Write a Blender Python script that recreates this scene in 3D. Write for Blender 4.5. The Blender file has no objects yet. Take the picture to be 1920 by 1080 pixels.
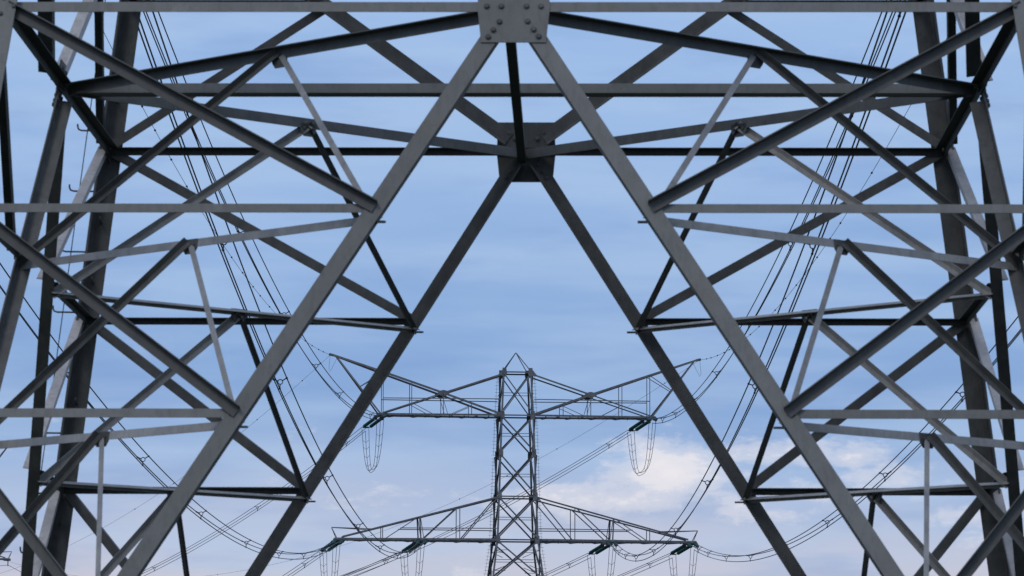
import bpy, math, random
from mathutils import Vector, Matrix
random.seed(7)
R = math.radians
scene = bpy.context.scene
col = scene.collection

# ------------------------------------------------------------------ camera
CAM = Vector((0.80998, -58.3631, 2.644))
PITCH, YAW, ROLL, FPX = 0.11156453, 0.01565663, 0.00297469, 8495.11
cam_data = bpy.data.cameras.new('camera')
cam = bpy.data.objects.new('camera', cam_data); col.objects.link(cam); scene.camera = cam
cr = Vector((math.cos(YAW), math.sin(YAW), 0))
fh = Vector((-math.sin(YAW), math.cos(YAW), 0))
fw = fh*math.cos(PITCH) + Vector((0, 0, 1))*math.sin(PITCH)
up = -fh*math.sin(PITCH) + Vector((0, 0, 1))*math.cos(PITCH)
r2 = cr*math.cos(ROLL) + up*math.sin(ROLL)
u2 = -cr*math.sin(ROLL) + up*math.cos(ROLL)
M = Matrix((r2, u2, -fw)).transposed().to_4x4(); M.translation = CAM
cam.matrix_world = M
cam_data.sensor_width = 36; cam_data.lens = FPX/1920*36
cam_data.clip_start = 0.5; cam_data.clip_end = 30000
cam_data.dof.use_dof = True; cam_data.dof.focus_distance = 385; cam_data.dof.aperture_fstop = 7.1

# ------------------------------------------------------------------ world, sun
SUN_EL, SUN_AZ = R(38), R(200)          # azimuth of the sun, clockwise from +Y: behind the camera
world = bpy.data.worlds.new('World'); scene.world = world; world.use_nodes = True
nt = world.node_tree; nt.nodes.clear()
def N(tree, t, **k):
    n = tree.nodes.new(t)
    for a, b in k.items(): setattr(n, a, b)
    return n
def L(tree, a, b): tree.links.new(a, b)
def mth(tree, op, a, b=None, c=None, clamp=False):
    n = N(tree, 'ShaderNodeMath', operation=op, use_clamp=clamp)
    for i, v in enumerate((a, b, c)):
        if v is None: continue
        if isinstance(v, (int, float)): n.inputs[i].default_value = v
        else: L(tree, v, n.inputs[i])
    return n.outputs[0]
def lin(r, g, b):
    f = lambda c: (c/255/12.92) if c/255 <= .04045 else ((c/255+.055)/1.055)**2.4
    return (f(r), f(g), f(b), 1)
def ramp(tree, fac, stops, interp='EASE'):
    n = N(tree, 'ShaderNodeValToRGB'); n.color_ramp.interpolation = interp
    e = n.color_ramp.elements
    while len(e) < len(stops): e.new(0.5)
    for el, (p, c) in zip(e, stops): el.position = p; el.color = c
    L(tree, fac, n.inputs[0]); return n.outputs[0]
def mixc(tree, fac, a, b):
    n = N(tree, 'ShaderNodeMix', data_type='RGBA')
    if isinstance(fac, (int, float)): n.inputs[0].default_value = fac
    else: L(tree, fac, n.inputs[0])
    for s, v in ((6, a), (7, b)):
        if isinstance(v, tuple): n.inputs[s].default_value = v
        else: L(tree, v, n.inputs[s])
    return n.outputs[2]
tc = N(nt, 'ShaderNodeTexCoord')
sep = N(nt, 'ShaderNodeSeparateXYZ'); L(nt, tc.outputs['Generated'], sep.inputs[0])
X, Y, Z = sep.outputs
def wnoise(sx, sy, sz, scale, detail, rough, off=(0, 0, 0)):
    mp = N(nt, 'ShaderNodeMapping'); mp.inputs['Scale'].default_value = (sx, sy, sz); mp.inputs['Location'].default_value = off
    L(nt, tc.outputs['Generated'], mp.inputs[0])
    n = N(nt, 'ShaderNodeTexNoise'); n.inputs['Scale'].default_value = scale; n.inputs['Detail'].default_value = detail; n.inputs['Roughness'].default_value = rough
    L(nt, mp.outputs[0], n.inputs['Vector']); return n.outputs[0]
warp = wnoise(1, 1, 3.2, 9, 5, .55)
zz = mth(nt, 'MULTIPLY_ADD', mth(nt, 'SUBTRACT', warp, .5), .028, Z)
SC = 4.0                                 # the gradient runs over sin(elevation) 0 .. 0.25
base = ramp(nt, mth(nt, 'MULTIPLY', zz, SC, clamp=True), [
    (0.00, lin(200, 200, 213)), (0.20, lin(200, 201, 217)), (0.235, lin(193, 199, 221)), (0.275, lin(170, 189, 223)), (0.31, lin(148, 177, 220)),
    (0.36, lin(134, 168, 217)), (0.42, lin(139, 173, 221)), (0.50, lin(151, 183, 228)), (0.70, lin(159, 191, 235)), (1.00, lin(150, 180, 226))], 'LINEAR')
# long soft streaks of stratus
st = wnoise(1, 1, 7.5, 13, 4, .5, (3.1, 0, 0))
stf = ramp(nt, st, [(.36, (0, 0, 0, 1)), (.68, (1, 1, 1, 1))])
c1 = mixc(nt, mth(nt, 'MULTIPLY', stf, .52), base, lin(176, 201, 235))
st2 = wnoise(1, 1, 5, 22, 4, .55, (0, 5.7, 0))
stf2 = ramp(nt, st2, [(.45, (0, 0, 0, 1)), (.75, (1, 1, 1, 1))])
c1 = mixc(nt, mth(nt, 'MULTIPLY', stf2, .42), c1, lin(126, 158, 211))
# bright wisps low in the sky, to the right of the far pylon
cn = wnoise(1, 1, 2.3, 34, 8, .62, (1.7, 2.2, .4))
cn2 = wnoise(1, 1, 2.0, 11, 3, .5, (0, 1.1, 0))
azr = mth(nt, 'DIVIDE', X, Y)
def blob(px, py, rx, rz, k, tilt=0):
    """an elliptical density bump of the cloud bank around one direction of the sky"""
    a0 = -YAW + (px-960)/FPX; z0 = math.sin(PITCH + (540-py)/FPX)
    da = mth(nt, 'SUBTRACT', azr, a0)
    dz = mth(nt, 'SUBTRACT', mth(nt, 'SUBTRACT', Z, z0), mth(nt, 'MULTIPLY', da, tilt))
    q = mth(nt, 'ADD', mth(nt, 'POWER', mth(nt, 'ABSOLUTE', mth(nt, 'DIVIDE', da, rx)), 2.0), mth(nt, 'POWER', mth(nt, 'ABSOLUTE', mth(nt, 'DIVIDE', dz, rz)), 2.0))
    return mth(nt, 'MULTIPLY', mth(nt, 'EXPONENT', mth(nt, 'MULTIPLY', q, -1.0)), k)
bl = blob(1110, 932, .024, .0054, 1.0)
for a_ in ((1280, 885, .022, .0070, 1.0, .12), (1430, 850, .026, .0042, .92, .05), (765, 920, .011, .0028, .55), (690, 950, .06, .0035, .33), (1590, 858, .007, .0022, .75), (1480, 940, .04, .005, .45), (960, 900, .012, .003, .6), (1700, 900, .03, .004, .35)):
    bl = mth(nt, 'MAXIMUM', bl, blob(*a_))
cn3 = wnoise(1, 1, 2.0, 75, 9, .66, (4.1, .3, 2.2))
nz = mth(nt, 'ADD', mth(nt, 'MULTIPLY', cn, .62), mth(nt, 'MULTIPLY', cn3, .38))
dens = mth(nt, 'MULTIPLY_ADD', mth(nt, 'SUBTRACT', nz, .5), 2.3, mth(nt, 'MULTIPLY', bl, .62))
cf = ramp(nt, dens, [(.18, (0, 0, 0, 1)), (.42, (.42, .42, .42, 1)), (.62, (.85, .85, .85, 1)), (.85, (1, 1, 1, 1))])
low = ramp(nt, mth(nt, 'MULTIPLY', Z, 8, clamp=True), [(.66, (1, 1, 1, 1)), (.74, (.12, .12, .12, 1))])
c2 = mixc(nt, mth(nt, 'MULTIPLY', mth(nt, 'MULTIPLY', cf, low), .97), c1, lin(241, 236, 240))
# overhead: even, slightly brighter cloud deck; below the horizon dark
hi = ramp(nt, Z, [(.25, (0, 0, 0, 1)), (.55, (1, 1, 1, 1))])
c3 = mixc(nt, hi, c2, lin(168, 188, 222))
sky = N(nt, 'ShaderNodeTexSky', sky_type='NISHITA'); sky.sun_disc = False
sky.sun_elevation = SUN_EL; sky.sun_rotation = SUN_AZ
bg1 = N(nt, 'ShaderNodeBackground'); L(nt, sky.outputs[0], bg1.inputs[0]); bg1.inputs[1].default_value = .07
bg2 = N(nt, 'ShaderNodeBackground'); L(nt, c3, bg2.inputs[0]); bg2.inputs[1].default_value = 1.0
mx = N(nt, 'ShaderNodeMixShader'); mx.inputs[0].default_value = .94
L(nt, bg1.outputs[0], mx.inputs[1]); L(nt, bg2.outputs[0], mx.inputs[2])
wo = N(nt, 'ShaderNodeOutputWorld'); L(nt, mx.outputs[0], wo.inputs[0])

sd = bpy.data.lights.new('sun', 'SUN'); sd.energy = .6; sd.angle = R(14); sd.color = (1, .95, .88)
so = bpy.data.objects.new('sun', sd); col.objects.link(so)
so.rotation_euler = Vector((math.sin(SUN_AZ)*math.cos(SUN_EL), math.cos(SUN_AZ)*math.cos(SUN_EL), math.sin(SUN_EL))).to_track_quat('Z', 'Y').to_euler()
scene.view_settings.view_transform = 'Standard'; scene.view_settings.look = 'None'
scene.view_settings.exposure = 0; scene.view_settings.gamma = 1

# ------------------------------------------------------------------ materials
def steel(name, c, c2, rough=.55, stain=None, metal=.25, sc=3.0):
    m = bpy.data.materials.new(name); m.use_nodes = True; t = m.node_tree
    b = t.nodes['Principled BSDF']; b.inputs['Metallic'].default_value = metal
    tx = N(t, 'ShaderNodeTexCoord')
    oi = N(t, 'ShaderNodeObjectInfo')
    n1 = N(t, 'ShaderNodeTexNoise'); n1.inputs['Scale'].default_value = sc; n1.inputs['Detail'].default_value = 8; n1.inputs['Roughness'].default_value = .65
    L(t, tx.outputs['Object'], n1.inputs['Vector'])
    f = ramp(t, n1.outputs[0], [(.32, (0, 0, 0, 1)), (.68, (1, 1, 1, 1))])
    cc = mixc(t, f, c, c2)
    n2 = N(t, 'ShaderNodeTexNoise'); n2.inputs['Scale'].default_value = 12; n2.inputs['Detail'].default_value = 5
    L(t, tx.outputs['Object'], n2.inputs['Vector'])
    f2 = ramp(t, n2.outputs[0], [(.60, (0, 0, 0, 1)), (.72, (1, 1, 1, 1))])
    cc = mixc(t, mth(t, 'MULTIPLY', f2, .22), cc, stain or (.05, .055, .035, 1))
    mpn = N(t, 'ShaderNodeMapping'); mpn.inputs['Scale'].default_value = (7, 7, 2.2); L(t, tx.outputs['Object'], mpn.inputs[0])
    n3 = N(t, 'ShaderNodeTexNoise'); n3.inputs['Scale'].default_value = 2.2; n3.inputs['Detail'].default_value = 6; L(t, mpn.outputs[0], n3.inputs['Vector'])
    f3 = ramp(t, n3.outputs[0], [(.48, (0, 0, 0, 1)), (.66, (1, 1, 1, 1))])
    cc = mixc(t, mth(t, 'MULTIPLY', f3, .2), cc, tuple(x*.45 for x in c[:3])+(1,))
    n4 = N(t, 'ShaderNodeTexNoise'); n4.inputs['Scale'].default_value = 1.1; n4.inputs['Detail'].default_value = 9; n4.inputs['Roughness'].default_value = .7
    L(t, tx.outputs['Object'], n4.inputs['Vector'])
    f4 = ramp(t, n4.outputs[0], [(.60, (0, 0, 0, 1)), (.68, (1, 1, 1, 1))])
    cc = mixc(t, mth(t, 'MULTIPLY', f4, .30), cc, (c[0]*1.1, c[1]*.95, c[2]*.70, 1))
    f5 = ramp(t, n4.outputs[0], [(.28, (1, 1, 1, 1)), (.40, (0, 0, 0, 1))])
    cc = mixc(t, mth(t, 'MULTIPLY', f5, .4), cc, tuple(min(1, x*1.5) for x in c2[:3])+(1,))
    hs = N(t, 'ShaderNodeHueSaturation'); L(t, cc, hs.inputs['Color'])
    L(t, mth(t, 'MULTIPLY_ADD', oi.outputs['Random'], .34, .83), hs.inputs['Value'])
    L(t, hs.outputs[0], b.inputs['Base Color'])
    L(t, mth(t, 'MULTIPLY_ADD', n1.outputs[0], .25, rough-.12), b.inputs['Roughness'])
    bp = N(t, 'ShaderNodeBump'); bp.inputs['Strength'].default_value = .12; bp.inputs['Distance'].default_value = .004
    L(t, n2.outputs[0], bp.inputs['Height']); L(t, bp.outputs[0], b.inputs['Normal'])
    return m
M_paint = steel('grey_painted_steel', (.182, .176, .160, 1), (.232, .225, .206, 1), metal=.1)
M_mid = steel('grey_angle_steel', (.098, .097, .089, 1), (.146, .144, .132, 1), metal=.05, rough=.6)  # mid tone; on front diagonals it stands in for shade below the flange
M_dull = steel('dull_grey_steel', (.078, .078, .071, 1), (.128, .126, .115, 1), rough=.65, metal=.0)  # darker base colour than the front steel, mostly for back and side members
M_shade_moss = steel('shaded_mossy_steel', (.035, .036, .03, 1), (.065, .065, .055, 1), rough=.75, metal=.0, stain=(.06, .075, .02, 1))  # near-black base paints in shade under ledges and undersides; green stain is moss
M_skylit = steel('skylit_galvanised_steel', (.40, .37, .345, 1), (.54, .50, .47, 1), rough=.5, metal=.1)  # paler base paints in sky light on flanges that face upward
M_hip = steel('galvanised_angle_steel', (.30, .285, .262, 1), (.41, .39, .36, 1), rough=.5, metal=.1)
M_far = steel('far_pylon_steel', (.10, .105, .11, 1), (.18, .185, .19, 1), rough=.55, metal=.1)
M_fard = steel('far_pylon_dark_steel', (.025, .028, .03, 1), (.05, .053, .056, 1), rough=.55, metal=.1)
M_wire = steel('aluminium_conductor', (.02, .02, .024, 1), (.04, .04, .045, 1), rough=.5, metal=.2)
def simple(name, c, rough, **k):
    m = bpy.data.materials.new(name); m.use_nodes = True; t = m.node_tree; b = t.nodes['Principled BSDF']
    tx = N(t, 'ShaderNodeTexCoord'); n1 = N(t, 'ShaderNodeTexNoise'); n1.inputs['Scale'].default_value = 6
    L(t, tx.outputs['Object'], n1.inputs['Vector'])
    L(t, mixc(t, n1.outputs[0], tuple(x*.75 for x in c[:3])+(1,), tuple(min(1, x*1.25) for x in c[:3])+(1,)), b.inputs['Base Color'])
    b.inputs['Roughness'].default_value = rough
    for a, v in k.items(): b.inputs[a.replace('_', ' ')].default_value = v
    return m
M_glass = simple('green_glass', (.012, .075, .058, 1), .2, IOR=1.5)
M_grass = simple('meadow_grass', (.018, .026, .011, 1), .9)

# ------------------------------------------------------------------ mesh helpers
class MB:
    def __init__(s): s.v = []; s.f = []
    def prism(s, ring0, ring1, cap=True):
        n = len(ring0); b = len(s.v); s.v += [tuple(p) for p in ring0] + [tuple(p) for p in ring1]
        for i in range(n): s.f.append((b+i, b+(i+1) % n, b+n+(i+1) % n, b+n+i))
        if cap: s.f.append(tuple(b+i for i in reversed(range(n)))); s.f.append(tuple(b+n+i for i in range(n)))
        return s
    def lsec(s, P0, P1, a, b, t, A, B):
        """steel angle: heel line P0-P1, flange a along A, flange b along B, rolled with toe chamfers and a root fillet"""
        def ring(P):
            h = t*.45; k = t*.8
            return [P, P+A*(a-h*.3), P+A*a+B*h*.6, P+A*a+B*(t-h*.0), P+A*(t+k)+B*t, P+A*(t+k*.3)+B*(t+k*.3), P+A*t+B*(t+k), P+A*t+B*b, P+A*h*.6+B*b, P+B*(b-h*.3)]
        return s.prism(ring(P0), ring(P1))
    def ang(s, P0, P1, a, n, heel='dn', flange='in', b=None, t=None, off=0, rot=0, ext=0):
        P0 = Vector(P0); P1 = Vector(P1); d = (P1-P0).normalized(); n = Vector(n)
        n = (n-d*n.dot(d)).normalized(); sd = d.cross(n).normalized()
        if sd.z > 0 or (abs(sd.z) < 1e-6 and sd.x > 0): sd = -sd       # sd points down
        if rot:
            q = Matrix.Rotation(rot, 3, d); n = q @ n; sd = q @ sd
        b = b or a; t = t or max(a*.1, .006)
        A = -sd if heel == 'dn' else sd
        B = -n if flange == 'in' else n
        h = -A*a/2 + n*off
        return s.lsec(P0-d*ext+h, P1+d*ext+h, a, b, t, A, B)
    def bar(s, P0, P1, w, n=4, w2=None):
        P0 = Vector(P0); P1 = Vector(P1); d = (P1-P0).normalized()
        u = d.orthogonal().normalized() if abs(d.z) > .99 else d.cross(Vector((0, 0, 1))).normalized()
        v = d.cross(u); r1 = []; r2_ = []
        for i in range(n):
            q = 2*math.pi*(i+.5)/n; e = u*math.cos(q)+v*math.sin(q)
            r1.append(P0+e*w/2); r2_.append(P1+e*(w2 or w)/2)
        return s.prism(r1, r2_)
    def tube(s, pts, rad, n=6):
        pts = [Vector(p) for p in pts]; b = len(s.v); pu = None
        for i, p in enumerate(pts):
            d = (pts[min(i+1, len(pts)-1)]-pts[max(i-1, 0)]).normalized()
            if pu is None: pu = d.orthogonal().normalized()
            pu = (pu-d*pu.dot(d)).normalized(); v = d.cross(pu)
            for k in range(n):
                q = 2*math.pi*k/n; s.v.append(tuple(p+(pu*math.cos(q)+v*math.sin(q))*rad))
        for i in range(len(pts)-1):
            for k in range(n): s.f.append((b+i*n+k, b+i*n+(k+1) % n, b+(i+1)*n+(k+1) % n, b+(i+1)*n+k))
        s.f.append(tuple(b+k for k in reversed(range(n)))); s.f.append(tuple(b+(len(pts)-1)*n+k for k in range(n)))
        return s
    def plate(s, pts, n, t):
        n = Vector(n).normalized(); return s.prism([Vector(p) for p in pts], [Vector(p)-n*t for p in pts])
    def lathe(s, P, d, prof, n=12):
        P = Vector(P); d = Vector(d).normalized(); u = d.orthogonal().normalized(); v = d.cross(u); b = len(s.v)
        for z, r in prof:
            for k in range(n):
                q = 2*math.pi*k/n; s.v.append(tuple(P+d*z+(u*math.cos(q)+v*math.sin(q))*r))
        for i in range(len(prof)-1):
            for k in range(n): s.f.append((b+i*n+k, b+i*n+(k+1) % n, b+(i+1)*n+(k+1) % n, b+(i+1)*n+k))
        s.f.append(tuple(b+k for k in reversed(range(n)))); s.f.append(tuple(b+(len(prof)-1)*n+k for k in range(n)))
        return s
    def build(s, name, mat, parent=None, smooth=False):
        me = bpy.data.meshes.new(name); me.from_pydata(s.v, [], s.f); me.materials.append(mat)
        if smooth:
            for p in me.polygons: p.use_smooth = True
        import bmesh
        bm = bmesh.new(); bm.from_mesh(me); bmesh.ops.recalc_face_normals(bm, faces=bm.faces); bm.to_mesh(me); bm.free()
        o = bpy.data.objects.new(name, me); col.objects.link(o); o.parent = parent
        return o
def empty(name, label, cat, loc=(0, 0, 0), rz=0, group=None):
    o = bpy.data.objects.new(name, None); col.objects.link(o); o.location = loc; o.rotation_euler = (0, 0, rz)
    o.empty_display_size = .3; tag(o, label, cat, group); return o
def tag(o, label, cat, group=None):
    o['label'] = label; o['category'] = cat
    if group: o['group'] = group
    return o

# ------------------------------------------------------------------ ground
g = MB(); S = 12000
nx = 24
for i in range(nx+1):
    for j in range(nx+1):
        g.v.append((-S+2*S*i/nx, -S+2*S*j/nx, 0))
for i in range(nx):
    for j in range(nx): g.f.append((i*(nx+1)+j, (i+1)*(nx+1)+j, (i+1)*(nx+1)+j+1, i*(nx+1)+j+1))
go = g.build('ground', M_grass); go['kind'] = 'structure'

# ------------------------------------------------------------------ near pylon
ZH = 11.824
TAP = 0.139195
wz = lambda z: 6+TAP*(ZH-z)
vz = lambda z: .0457+.642774*(ZH-z)
LV = [ZH, 9.409, 6.995, 4.583, 2.17]
near = empty('lattice_pylon', 'huge dark grey lattice pylon base filling the foreground, seen through from below', 'pylon')
FACES = {'front': (Vector((1, 0, 0)), Vector((0, -1, 0))), 'back': (Vector((-1, 0, 0)), Vector((0, 1, 0))),
         'left': (Vector((0, -1, 0)), Vector((-1, 0, 0))), 'right': (Vector((0, 1, 0)), Vector((1, 0, 0)))}
def fp(face, u, z):            # a point of a face: u along it, at height z
    e, n = FACES[face]; return e*u + n*wz(z) + Vector((0, 0, z))
def fn(face):
    e, n = FACES[face]; return (n+Vector((0, 0, TAP))).normalized()
def part(name, mat, *a, **k):
    return MB().ang(*a, **k).build(name, mat, near)
# legs
for sx in (-1, 1):
    for sy in (-1, 1):
        b = MB()
        b.lsec(Vector((sx*(wz(0)+.12), sy*(wz(0)+.12), 0)), Vector((sx*(wz(32.5)+.12), sy*(wz(32.5)+.12), 32.5)), .30, .30, .03, Vector((-sx, 0, 0)), Vector((0, -sy, 0)))
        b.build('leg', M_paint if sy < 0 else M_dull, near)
ZX = ZH+3.92
for f in FACES:
    e, nn = FACES[f]; n = fn(f); isf = f == 'front'; side = f in ('left', 'right')
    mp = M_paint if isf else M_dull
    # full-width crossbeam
    part('crossbeam', M_paint if isf else M_shade_moss, fp(f, -wz(ZH)+.05, ZH), fp(f, wz(ZH)-.05, ZH), .12 if not side else .135, n, heel='up', flange='in', off=.0)  # back and side beams carry shade from their top flange as base colour
    for s in (-1, 1):
        # main arms of the inverted V
        tofront = side and ((f == 'left') == (s > 0))
        mv = mp if not side else (M_mid if tofront else M_shade_moss)  # downward-facing side arms have their shade put into the base colour
        mdg = (M_mid if isf else M_dull) if not side else (M_shade_moss if tofront else M_skylit)  # side diagonals: pale and near-black bases imitate light on opposite flange slopes
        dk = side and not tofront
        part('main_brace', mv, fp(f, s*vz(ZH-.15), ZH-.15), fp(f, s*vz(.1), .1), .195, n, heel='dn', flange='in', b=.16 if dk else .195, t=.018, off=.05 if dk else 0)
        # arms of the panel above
        part('main_brace', mp if not side else (M_shade_moss if tofront else M_skylit), fp(f, s*.25, ZH+.18), fp(f, s*wz(ZX), ZX), .205 if not side else .19, n, heel='dn', flange='in' if not side or (f == 'right' and tofront) else 'out', off=(0 if not side or not tofront else (.09 if f == 'left' else -.02)), t=.02)  # side arms
        part('diagonal_brace', mdg if not side else M_shade_moss, fp(f, s*wz(ZH), ZH+.05), fp(f, s*1.39*2.05, ZH+2.05), .13, n, heel='up', flange='out', off=.012 if not side else .07)
        part('horizontal_strut', mp, fp(f, s*wz(ZH+2.1), ZH+2.1), fp(f, s*2.92, ZH+2.1), .1, n, heel='up', flange='in', off=-.03)
        for k in range(1, 5):
            z0, z1 = LV[k-1], LV[k]
            part('diagonal_brace', mdg, fp(f, s*(wz(z0)-.06), z0-.02), fp(f, s*vz(z1)+s*.0, z1), .135, n, heel='up', flange='out', b=.13, off=.014, t=.014)
            part('horizontal_strut', M_paint if isf else M_shade_moss, fp(f, s*(wz(z1)-.03), z1), fp(f, s*(vz(z1)+.08), z1), .105, n, heel='up', flange='in', off=-.024)  # all but front struts: shade under the flange is painted into the base
joint_bolts = []
# plan bracing at the top level, hips below, and the inclined bracing of the inner corners
part('plan_brace', M_paint, (-wz(ZH)+.15, 0, ZH-.02), (wz(ZH)-.15, 0, ZH-.02), .125, (0, -1, 0), heel='dn', flange='in', b=.36, t=.014)
part('plan_brace', M_shade_moss, (0, -wz(ZH)+.1, ZH-.12), (0, wz(ZH)-.1, ZH-.12), .12, (1, 0, 0), heel='dn', flange='in', t=.014)
for sx in (-1, 1):
    for sy in (-1, 1):
        nrm = Vector((sx, sy, 0)).normalized()
        P = Vector((0, sy*(wz(ZH)-.12), ZH-.05)); Q = Vector((sx*(wz(ZH)-.12), 0, ZH-.05))
        part('plan_brace', M_mid, P, Q, .14, nrm, heel='up', flange='out', t=.014)
        mid = (P+Q)/2
        mids = [(mid-Vector((0, 0, .05)), nrm)]
        for k in range(1, 5):
            z = LV[k]
            F = Vector((sx*vz(z), sy*wz(z), z-.13)); G = Vector((sx*wz(z), sy*vz(z), z-.13))
            F -= Vector((0, sy*.05, 0)); G -= Vector((sx*.05, 0, 0))
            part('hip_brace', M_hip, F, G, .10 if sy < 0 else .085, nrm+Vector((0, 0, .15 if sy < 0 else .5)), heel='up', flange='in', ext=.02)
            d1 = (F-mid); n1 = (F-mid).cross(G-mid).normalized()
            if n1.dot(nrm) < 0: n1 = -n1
            part('corner_strut', M_hip if sy < 0 else M_shade_moss, mid, F, .075 if sy < 0 else .09, n1, heel='dn', flange='in')
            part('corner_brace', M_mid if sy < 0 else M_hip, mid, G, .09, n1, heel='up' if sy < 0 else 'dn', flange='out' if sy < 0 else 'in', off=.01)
            # small horizontal plates where hips meet the V arms
            for C_ in (F+Vector((-sx*.06, 0, 0)),):
                pl = [C_+Vector((a, b_, -.02)) for a, b_ in ((-.09, -.05), (.05, -.05), (.07, .0), (.05, .05), (-.09, .05))]
                MB().plate(pl, (0, 0, 1), .02).build('node_plate', M_shade_moss, near)
            mid = (F+G)/2
            mids.append((mid, nrm))
        for q, nq in mids[:4]:
            e_ = Vector((0, 0, 1)).cross(nq)
            mp_ = MB().plate([q+nq*.012+e_*x+Vector((0, 0, y)) for x, y in ((-.14, .05), (-.14, -.06), (-.08, -.13), (.08, -.13), (.14, -.06), (.14, .05))], nq, .012).build('joint_plate', M_dull, near)
            for x in (-.08, .08):
                joint_bolts.append((q-nq*.002+e_*x-Vector((0, 0, .02)), -nq, mp_)); joint_bolts.append((q+nq*.014+e_*x-Vector((0, 0, .02)), nq, mp_))
# gusset plates with hexagonal bolt heads
BOLTS = [(-.315, 0), (-.145, 0), (.15, 0), (.32, 0), (-.165, -.19), (.165, -.185), (-.235, -.29), (.235, -.285), (-.295, -.375), (.295, -.37),
         (-.16, .19), (.16, .19), (-.25, .27), (.25, .27)]
bolt_me = None
def bolt(P, n, parent, r=.028, h=.03):
    b = MB(); b.lathe(P, n, [(0, r*1.45), (.006, r*1.45), (.006, r), (h*.85, r), (h, r*.75)], 6)
    return b.build('bolt', M_dull, parent)
for f in FACES:
    e, nn = FACES[f]; n = fn(f); upv = n.cross(e).normalized()
    if upv.z < 0: upv = -upv
    C_ = fp(f, 0, ZH)
    o_ = n*.020
    side = f in ('left', 'right')
    pts = [(-.38, -.44), (.38, -.44), (.425, 0), (.40, .42), (-.40, .42), (-.425, 0)]
    if side: pts = [(x*.7, y*.75) for x, y in pts]
    gp = MB().plate([C_+o_+e*x+upv*y for x, y in pts], n, .016).build('gusset_plate', M_paint if f == 'front' else M_dull, near)
    outn = n
    for x, y in BOLTS:
        if side: x, y = x*.7, y*.75
        bolt(C_+o_+e*x+upv*y, n, gp)
        if f != 'front': bolt(C_+o_*.2+e*x+upv*y-n*.01, -n, gp)
# bolts at the outer ends of struts
for f in ('front', 'back'):
    e, nn = FACES[f]; n = fn(f)
    for s in (-1, 1):
        for k in range(1, 5):
            P = fp(f, s*(vz(LV[k])+.02), LV[k])
            for dx, dz in ((.05, -.02), (-.03, .05)):
                bolt(P+n*.001+e*s*dx+Vector((0, 0, dz)), n, near, r=.018, h=.016)
for P, n, par in joint_bolts: bolt(P, n, par, r=.016, h=.018)
for f in ('front', 'back'):
    n = fn(f)
    for s in (-1, 1):
        for k in range(0, 5):
            for du, dz in ((-.01, .07), (-.13, -.03), (.02, -.12)):
                P = fp(f, s*(wz(LV[k])+du-.02), LV[k]+dz)
                bolt(P+n*(.125 if f == 'front' else .085), n if f == 'front' else -n, near, r=.02, h=.02)
# step bolts up the far left leg: hooks to the side alternate with hooks towards the camera
for i in range(15):
    z = 12.1-(14-i)*.86 if i < 15 else 0
    lx = -(wz(z)+.12); ly = wz(z)+.12
    P = Vector((lx+.01, ly-.22, z))
    MB().tube([P, P+Vector((-.30, 0, .005)), P+Vector((-.345, 0, .02)), P+Vector((-.36, 0, .055)), P+Vector((-.362, 0, .10))], .0125, 8).build('step_bolt', M_shade_moss, near, True)
    z += .43; lx = -(wz(z)+.12); ly = wz(z)+.12
    P = Vector((lx+.15, ly-.03, z))
    MB().tube([P, P+Vector((0, -.16, .004)), P+Vector((0, -.2, .03)), P+Vector((0, -.205, .08))], .0125, 8).build('step_bolt', M_shade_moss, near, True)
pts = []
for i in range(26):
    z = 0.3+i*.62; pts.append((-(wz(z)+.12)-.21, wz(z)-.1, z))
MB().tube(pts, .008, 6).build('safety_cable', M_shade_moss, near)
# body above the frame
LZ = [ZX, 19.6, 23.0, 26.2, 29.4, 32.5, 36.2, 40, 43.7, 47.2]
def wt(z): return wz(z) if z <= 32.5 else wz(32.5)-(z-32.5)*.085
ub = MB()
for sx in (-1, 1):
    for sy in (-1, 1):
        ub.lsec(Vector((sx*wt(32.5), sy*wt(32.5), 32.5)), Vector((sx*wt(47.2), sy*wt(47.2), 47.2)), .24, .24, .024, Vector((-sx, 0, 0)), Vector((0, -sy, 0)))
for za, zb in zip(LZ[:-1], LZ[1:]):
    for f in FACES:
        e, n = FACES[f]
        Pf = lambda u, z: e*u+n*wt(z)+Vector((0, 0, z))
        ub.ang(Pf(-wt(za), za), Pf(wt(zb), zb), .16, n, off=-.02); ub.ang(Pf(wt(za), za), Pf(-wt(zb), zb), .16, n, flange='out', off=.02)
        ub.ang(Pf(-wt(za), za), Pf(wt(za), za), .14, n, heel='up', off=-.05)
ub.build('upper_body', M_dull, near)

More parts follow.
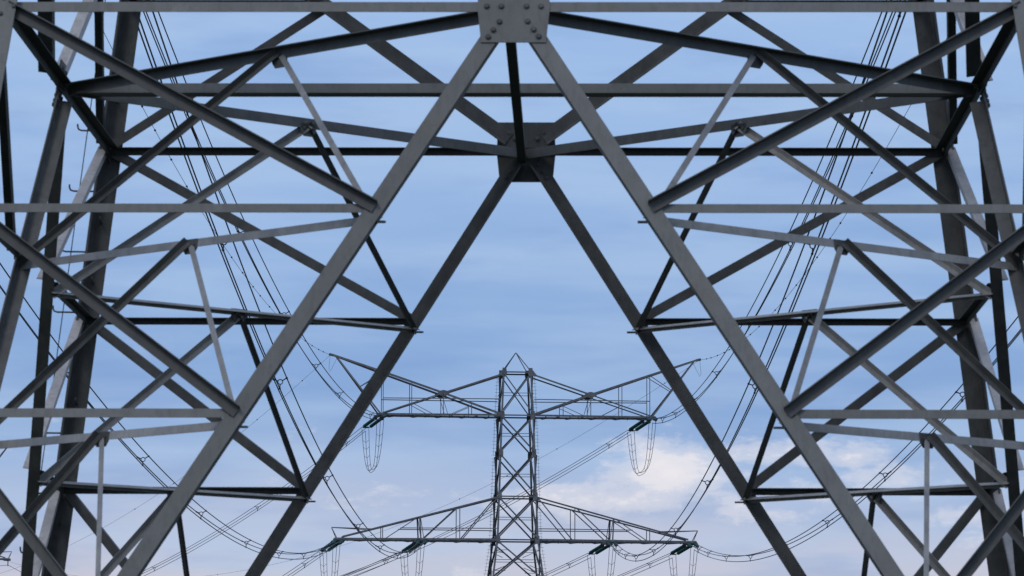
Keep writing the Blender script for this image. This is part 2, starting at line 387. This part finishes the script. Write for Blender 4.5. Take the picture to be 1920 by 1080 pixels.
# ------------------------------------------------------------------ crossarms (shared by all pylons)
def upper_arm(par, sx, z0, s, hb, dz=0):
    """z0 = height of the arm's bottom chord, s = scale, hb(z) = half width of the body"""
    def p(x, y, z): return Vector((sx*x*s, y*s, z0+(z-35.04)*s))
    hw = lambda x: hb(z0)/s + (.90-hb(z0)/s)*min(1, (x-hb(z0)/s)/(11.75-hb(z0)/s))
    xb = hb(z0)/s
    arm = MB()
    for y in (-1, 1):
        arm.ang(p(xb, y*hw(xb), 35.04), p(11.9, y*hw(11.9), 35.04), .17*s, (0, y, 0), heel='up', t=.02*s)
    k = 0; x = xb
    while x < 11.2:
        x2 = min(x+1.05, 11.75)
        arm.bar(p(x, (1 if k % 2 else -1)*hw(x), 34.93), p(x2, (-1 if k % 2 else 1)*hw(x2), 34.93), .08*s)
        arm.bar(p(x2, -hw(x2), 34.95), p(x2, hw(x2), 34.95), .07*s); x = x2; k += 1
    A = arm.build('crossarm', M_far, par)
    def sub(name, P0, P1, w, m=M_far, n=None): MB().ang(P0, P1, w*s, n or (0, -1, 0), t=w*s*.16).build(name, m, A)
    for y in (-1, 1):
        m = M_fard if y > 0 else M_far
        nn = (0, y, 0)
        xt = hb(z0+3.4*s)/s
        node = p(6.36, y*hw(6.36), 36.9)
        sub('top_chord', p(xt, y*hb(z0+3.4*s)/s, 38.6), node, .13, m, nn)
        sub('diagonal_brace', node, p(11.6, y*hw(11.6), 35.15), .10, m, nn)
        sub('top_chord', p(xb, y*hw(xb), 35.14), node, .17, m, nn)
        sub('top_chord', node, p(11.55, y*hw(11.6), 38.68), .17, m, nn)
        sub('top_chord', p(11.55, y*hw(11.6), 38.68), p(15.8, y*.12, 40.14), .16, m, nn)
        sub('horn_strut', p(11.75, y*hw(11.75), 35.1), p(15.5, y*.16, 40.0), .13, m, nn)
        sub('horn_strut', p(13.5, y*.55, 37.4), p(11.6, y*hw(11.6), 38.6), .06, m, nn)
        for x, zt in ((11.52, 38.65), (9.08, 37.83), (6.36, 36.85), (3.95, 36.0)):
            sub('vertical_post', p(x, y*hw(x), 35.1), p(x, y*hw(x), zt), .06, m, nn)
        sub('diagonal_brace', p(9.0, y*hw(9), 36.0), p(7.3, y*hw(7.3), 35.1), .05, m, nn)
        sub('diagonal_brace', p(5.7, y*hw(5.7), 35.1), p(4.0, y*hw(4), 35.85), .05, m, nn)
        sub('diagonal_brace', p(6.5, y*hw(6.4), 36.8), p(6.0, y*hw(6), 35.1), .045, m, nn)
        sub('handrail', p(xb, y*hw(xb), 36.42), p(11.5, y*hw(11.5), 36.42), .075, m, nn)
        MB().plate([node+Vector((a*s, 0, b*s)) for a, b in ((-.5, -.12), (0, -.3), (.5, -.12), (.5, .14), (0, .25), (-.5, .14))], (0, -1, 0), .03).build('gusset_plate', M_far, A)
    MB().bar(p(15.7, 0, 40.1), p(16.1, 0, 40.2), .22*s, 6).build('horn_tip', M_far, A)
    return A
def lower_arm(par, sx, z0, s, hb):
    def p(x, y, z): return Vector((sx*x*s, y*s, z0+(z-24.35)*s))
    xb = hb(z0)/s
    hw = lambda x: hb(z0)/s + (.62-hb(z0)/s)*min(1, (x-xb)/(15.4-xb))
    arm = MB()
    for y in (-1, 1):
        arm.ang(p(xb, y*hw(xb), 24.35), p(15.45, y*hw(15.4), 24.35), .19*s, (0, y, 0), heel='up', t=.02*s)
    k = 0; x = xb
    while x < 15:
        x2 = min(x+1.05, 15.4)
        arm.bar(p(x, (1 if k % 2 else -1)*hw(x), 24.23), p(x2, (-1 if k % 2 else 1)*hw(x2), 24.23), .08*s)
        arm.bar(p(x2, -hw(x2), 24.25), p(x2, hw(x2), 24.25), .07*s); x = x2; k += 1
    for x in (8.15, 15.15):
        for y in (-1, 1):
            arm.bar(p(x-.45, y*hw(x), 24.3), p(x+.45, y*hw(x), 24.3), .34*s, 8)
    A = arm.build('crossarm', M_far, par)
    def sub(name, P0, P1, w, m, n): MB().ang(P0, P1, w*s, n, t=w*s*.16).build(name, m, A)
    for y in (-1, 1):
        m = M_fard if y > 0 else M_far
        nn = (0, y, 0); xt = hb(z0+3.65*s)/s
        ct = lambda x: 28.0-(28.0-24.6)*(x-xt)/(14.9-xt)
        q = lambda x, z: p(x, y*hw(x), z)
        sub('top_chord', p(xt, y*hb(z0+3.65*s)/s, 28.0), q(14.9, 24.55), .13, m, nn)
        for x in (4.95, 11.5): sub('vertical_post', q(x, 24.4), q(x, ct(x)), .07, m, nn)
        sub('vertical_post', q(8.25, 24.4), q(8.35, ct(8.35)), .12, m, nn)
        sub('vertical_post', q(8.0, 24.4), q(8.3, ct(8.3)), .06, m, nn)
        sub('diagonal_brace', q(11.25, 24.4), q(8.45, ct(8.45)), .07, m, nn)
        sub('diagonal_brace', q(8.0, 24.4), q(5.05, ct(5.05)), .09, m, nn)
        sub('diagonal_brace', q(4.7, 24.4), q(xt+.1, 27.9), .09, m, nn)
        sub('handrail', q(xb, 25.3), q(10.0, 25.3), .075, m, nn)
        sub('horn_strut', p(15.35, y*.5, 24.4), p(15.8, y*.1, 25.35), .06, m, nn)
        sub('horn_strut', p(15.8, y*.1, 25.35), q(12.5, ct(12.5)), .07, m, nn)
    return A
for sx in (-1, 1):
    upper_arm(near, sx, 43.9, 1.31, wt); lower_arm(near, sx, 32.6, 1.36, wt)

# ------------------------------------------------------------------ complete small pylon
def small_pylon(label, loc, rz, lift=0, group=None, ladders=True):
    root = empty('lattice_pylon', label, 'pylon', loc, rz, group)
    K = [(-lift, 5.0+.13*lift), (0, 5.0), (6.5, 4.13), (12.5, 3.34), (17, 2.74), (20.8, 2.27), (24.35, 1.80), (28.06, 1.66), (31.77, 1.54), (35.04, 1.42), (38.77, 1.24)]
    if lift == 0: K = K[1:]
    def hb(z):
        for (a, wa), (b, wb) in zip(K[:-1], K[1:]):
            if z <= b: return wa+(wb-wa)*(z-a)/(b-a)
        return K[-1][1]
    def Z(z): return z+lift
    H2 = lambda z: hb(z-lift)
    for sx in (-1, 1):
        for sy in (-1, 1):
            b = MB()
            for (za, wa), (zb, wb) in zip(K[:-1], K[1:]):
                a_ = .15 if za > 20 else .2
                b.lsec(Vector((sx*wa, sy*wa, Z(za))), Vector((sx*wb, sy*wb, Z(zb))), a_, a_, .022, Vector((-sx, 0, 0)), Vector((0, -sy, 0)))
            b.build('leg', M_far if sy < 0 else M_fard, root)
    for (za, wa), (zb, wb) in zip(K[:-1], K[1:]):
        for f, (e, n) in FACES.items():
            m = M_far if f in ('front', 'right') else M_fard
            P = lambda u, z: e*u+n*hb(z)+Vector((0, 0, Z(z)))
            a_ = .13 if za < 35 else .10
            MB().ang(P(-wa+.05, za+.1), P(wb-.05, zb-.1), a_, n, off=-.02, t=.015).build('body_brace', m, root)
            MB().ang(P(wa-.05, za+.1), P(-wb+.05, zb-.1), a_, n, flange='out', off=.02, t=.015).build('body_brace', m, root)
            zm = (za+zb)/2
            if za >= 17:
                MB().ang(P(-hb(zm), zm+.05), P(hb(zm), zm+.05), .05, n, off=.05).build('horizontal_strut', m, root)
            if 17 <= za < 24.3 and f in ('front', 'back'):
                for s in (-1, 1):
                    for q in (.25, .75):
                        zq = za+(zb-za)*q
                        MB().ang(P(s*hb(zq)*.98, zq), P(s*hb(zq)*.45, zq+(.45 if q < .5 else -.45)), .05, n, off=.04).build('redundant_brace', m, root)
                        MB().ang(P(s*hb(zq)*.98, zq), P(s*hb(zq)*.5, zq), .045, n, off=.03).build('redundant_brace', m, root)
            if zb in (28.06, 38.77, 35.04, 24.35):
                MB().ang(P(-wb, zb), P(wb, zb), .12, n, heel='up', off=-.03).build('horizontal_strut', m, root)
            if zb > 20 and f in ('front', 'back'):
                for s in (-1, 1):
                    MB().plate([P(s*(wb-x), zb+dz)+n*.035 for x, dz in ((-.06, -.36), (.24, -.36), (.30, -.2), (.30, .2), (.24, .36), (-.06, .36))], n, .03).build('gusset_plate', m, root)
    for sx in (-1, 1):
        for sy in (-1, 1):
            MB().ang((sx*1.24, sy*1.24, Z(38.8)), (sx*.04, sy*.04, Z(40.55)), .07, (sx, 0, .5), t=.012).build('peak_strut', M_far if sy < 0 else M_fard, root)
            if sy < 0: MB().plate([(sx*(1.24-a), sy*1.27, Z(38.7+b)) for a, b in ((-.42, -.18), (.2, -.35), (.36, 0), (.2, .24), (-.1, .24))], (0, -1, 0), .03).build('gusset_plate', M_far, root)
    if ladders:
        for sx in (-1, 1):
            b = MB(); z = 12.6
            while z < 38.4:
                x = sx*hb(z); y = sx*-hb(z)
                b.bar((x, y, z), (x+sx*.34, y, z), .03); z += .3
            for (za, wa), (zb, wb) in zip(K[:-1], K[1:]):
                if za >= 12: b.bar((sx*(wa+.22), -sx*wa, za), (sx*(wb+.22), -sx*wb, zb-.3), .022)
            b.build('step_ladder', M_fard, root)
    for sx in (-1, 1):
        upper_arm(root, sx, Z(35.04), 1, H2); lower_arm(root, sx, Z(24.35), 1, H2)
    return root
TH = R(7.5); C2 = Vector((-4.92, 330, 0))
small_pylon('small complete lattice pylon with two tiers of crossarms in the centre distance', C2, TH, group='complete pylons behind')
small_pylon('far pylon at the left edge, only the tip of one crossarm showing', (-91.1, 545, 0), R(1), lift=9.45, group='complete pylons behind', ladders=False)
def loc2(x, y, z): return Vector((C2.x+x*math.cos(TH)-y*math.sin(TH), C2.y+x*math.sin(TH)+y*math.cos(TH), z))

# ------------------------------------------------------------------ wires, insulators, jumpers
def para(A, B, sag, n=90, t0=0, t1=1):
    out = []
    for i in range(n+1):
        t = t0+(t1-t0)*i/n; p = A.lerp(B, t); p.z -= 4*sag*t*(1-t); out.append(p)
    return out
ATT = {'up': (11.6, .95, 34.95), 'in': (8.15, 1.35, 24.2), 'out': (15.2, .65, 24.2)}
SIDE = {-1: 'left', 1: 'right'}
PLACE = {'up': 'upper crossarm', 'in': 'lower crossarm, inner position', 'out': 'lower crossarm, tip'}
NEARB = {('up', -1): (-15.4, 43.7, 9.1), ('up', 1): (15.3, 43.5, 9.3), ('in', -1): (-11.1, 31.8, 9.2), ('in', 1): (11.1, 32.0, 9.4),
         ('out', -1): (-21.3, 34.2, 10.1), ('out', 1): (21.0, 30.9, 9.0)}
FARSAG = {('up', -1): 11.86, ('up', 1): 10.44, ('in', -1): 5.78, ('in', 1): 8.0, ('out', -1): 10.71, ('out', 1): 7.52}
FARC = Vector((-99.5, 545, -3))
def string_mesh(P, d, Ln):
    prof = [(0, .03), (.12, .03)]; z = .14; n = int((Ln-.3)/.155)
    for i in range(n):
        prof += [(z, .05), (z+.02, .145), (z+.05, .155), (z+.10, .085), (z+.15, .05)]; z += .155
    prof += [(z+.02, .035), (Ln, .03)]
    return MB().lathe(P, d, prof, 12)
def spacer_mesh(c, pts):
    b = MB(); ring = [c+Vector((.10*math.cos(q), 0, .10*math.sin(q))) for q in [2*math.pi*i/12 for i in range(13)]]
    b.tube(ring, .022, 5)
    for q in pts:
        e = (q-c).normalized()
        b.bar(c+e*.1, q, .05, 6); b.lathe(q-Vector((0, .09, 0)), (0, 1, 0), [(0, .03), (.03, .05), (.15, .05), (.18, .03)], 6)
    return b
SUB = [Vector((-.27, 0, .1)), Vector((.27, 0, .16)), Vector((-.02, 0, -.28))]
def bundle(label, A, B, sag, group, spc, rad=.027, latv=Vector((1, 0, 0))):
    root = empty('conductor_bundle', label, 'power line', A, 0, group)
    offs = [latv*o.x+Vector((0, 0, o.z)) for o in SUB]
    P = para(A, B, sag, 120)
    for o in offs:
        MB().tube([p+o-A for p in P], rad, 6).build('conductor', M_wire, root, True)
    for t in spc:
        c = A.lerp(B, t); c.z -= 4*sag*t*(1-t)
        spacer_mesh(c-A, [c+o-A for o in offs]).build('spacer', M_wire, root)
    return root
def ins_set(label, a, d, Ln=3.6):
    root = empty('insulator_set', label, 'insulator', a, 0, 'tension insulator sets on the centre pylon')
    lat = Vector((d.y, -d.x, 0)).normalized()
    for s in (-1, 1):
        MB().bar(lat*s*.3, lat*s*.3+d*.4, .07, 6).build('shackle', M_fard, root)
        string_mesh(lat*s*.3+d*.35, d, Ln-.6).build('insulator_string', M_glass, root, False)
        MB().lathe(lat*s*.3+d*.42, d, [(0, .06), (.0, .2), (.04, .2), (.04, .06)], 12).build('arcing_ring', M_fard, root)
    upv = lat.cross(d)
    MB().plate([lat*x+d*y+upv*.02 for x, y in ((-.4, Ln-.28), (.4, Ln-.28), (.2, Ln), (-.2, Ln))], upv, .04).build('yoke_plate', M_fard, root)
    MB().plate([lat*x+d*y+upv*.02 for x, y in ((-.4, .1), (.4, .1), (.4, -.05), (-.4, -.05))], upv, .04).build('yoke_plate', M_fard, root)
    return root
for kk in ('up', 'out', 'in'):
    for sx in (-1, 1):
        ax, ay, az = ATT[kk]; sd_ = SIDE[sx]
        where = {'up': f"{sd_} end of the upper crossarm", 'out': f"{sd_} tip of the lower crossarm", 'in': f"middle of the lower {sd_} crossarm"}[kk]
        # towards the camera
        a = loc2(sx*ax, -ay, az); bx, bz, sag = NEARB[(kk, sx)]; B = Vector((bx, 0, bz))
        d = B-a; d.z = 0; d.normalize(); d.z = -.12; d.normalize(); A1 = a+d*3.6
        ins_set(f'foreshortened insulators facing the camera at the {where}', a, d)
        bundle(f'triple wire rising towards the camera from the {where}', A1, B, sag, 'conductor bundles of the near span',
               [.02, .06, .13, .21, .30, .40, .50, .60, .70, .8] if kk != 'in' else [.015, .05, .1, .17, .27, .37, .48, .6, .7, .8])
        # away, turning left
        a2 = loc2(sx*ax, ay, az)
        B2 = FARC + Vector((sx*{'up': 11.6, 'in': 8.15, 'out': 15.2}[kk]*.92, sx*{'up': 11.6, 'in': 8.15, 'out': 15.2}[kk]*.38, {'up': 34.5, 'in': 23.7, 'out': 23.7}[kk]))
        d2 = B2-a2; d2.z = 0; d2.normalize(); lat2 = Vector((d2.y, -d2.x, 0)); d2.z = -.2; d2.normalize(); A2 = a2+d2*3.6
        ins_set(f'paired green insulators slanting down left from the {where}', a2, d2)
        bundle(f'triple wire running away down left from the {where}', A2, B2, FARSAG[(kk, sx)], 'conductor bundles of the far span', [.02, .12, .25, .4, .55, .7, .85], .025, lat2)
        # jumper loop hanging below the arm
        root = empty('jumper_loop', f'U-shaped jumper wires hanging under the {where}', 'jumper loop', A1, 0, 'jumper loops on the centre pylon')
        paths = []
        for o in (Vector((-.3, 0, .05)), Vector((.3, 0, .1)), Vector((0, 0, -.15))):
            pts = []
            for i in range(41):
                t = i/40; u = .5-.5*math.cos(math.pi*t)*1.0; q = abs(2*t-1)
                tt = .5+(t-.5)*1.0
                # steep sides, round bottom
                hx = .5+.5*(1 if t > .5 else -1)*q**.55
                p = A1.lerp(A2, hx)
                base_z = A1.z+(A2.z-A1.z)*hx
                p.z = base_z - 4.0*(1-q**1.9)
                conv = .45+.55*q
                pts.append(p+Vector((o.x*conv, 0, o.z-.1))-A1)
            paths.append(pts); MB().tube(pts, .021, 5).build('conductor', M_wire, root, True)
        for i in (4, 7, 11, 16, 24, 28, 32, 35, 37):
            b = MB(); b.bar(paths[0][i], paths[2][i], .035); b.bar(paths[2][i], paths[1][i], .035); b.build('spacer', M_wire, root)
# earth wires
def earth(label, A, B, sag, marks, rad=.014):
    root = empty('earth_wire', label, 'power line', A, 0, 'earth wires')
    MB().tube([p-A for p in para(A, B, sag, 120)], rad, 5).build('wire', M_wire, root, True)
    for t in marks:
        c = A.lerp(B, t); c.z -= 4*sag*t*(1-t)
        MB().lathe(c-A-Vector((0, .07, 0)), (0, 1, 0), [(0, .02), (.03, .055), (.11, .055), (.14, .02)], 8).build('bird_marker', M_wire, root)
for sx in (-1, 1):
    A = loc2(sx*16.0, 0, 40.15)
    bx, bz, sg = ((-19.9, 46.6, 8.1), (19.4, 44.0, 8.6))[0 if sx < 0 else 1]
    earth(f'thin beaded wire climbing to the upper {SIDE[sx]} from the {SIDE[sx]} horn tip', A, Vector((bx, 0, bz)), sg, [.006+.026*i+.003*math.sin(i*2.1) for i in range(34)])
    B2 = FARC + Vector((sx*15.7*.92, sx*15.7*.38, 40))
    earth(f'thin single wire running away down to the left from the {SIDE[sx]} horn tip', A, B2, 13.41 if sx < 0 else 11.41, [.03+.05*i for i in range(18)], .012)
    b = MB(); q = [Vector((0, -.3, 0)), Vector((sx*.12, -.15, -1.2)), Vector((sx*.03, 0, -1.45)), Vector((-sx*.25, .1, -.9)), Vector((-sx*.55, .15, -.3))]
    tag(b.tube(q, .013, 5).build('bonding_loop', M_wire), f'small slack wire loop hanging from the {SIDE[sx]} horn tip', 'wire', 'bonding loops').location = A
# wires of the pylon at the left edge
T = Vector((-91.1+15.35, 545, 33.0))
tag(MB().bar((0, 0, .6), (0, 0, -.15), .12, 6).build('line_clamp', M_fard), 'tiny hanging clamp under the crossarm tip at the left edge', 'clamp').location = T
tag(MB().tube(para(Vector((0, 0, 0)), Vector((-60, -250, -6)), 4, 60), .03, 5).build('power_line', M_wire), 'faint wire dropping to the left from the crossarm tip at the left edge', 'power line', 'faint wires at the left edge').location = T
tag(MB().tube(para(Vector((0, 0, 0)), Vector((60, 300, -1)), 9, 60), .03, 5).build('power_line', M_wire), 'faint wire sagging to the right from the crossarm tip at the left edge', 'power line', 'faint wires at the left edge').location = T
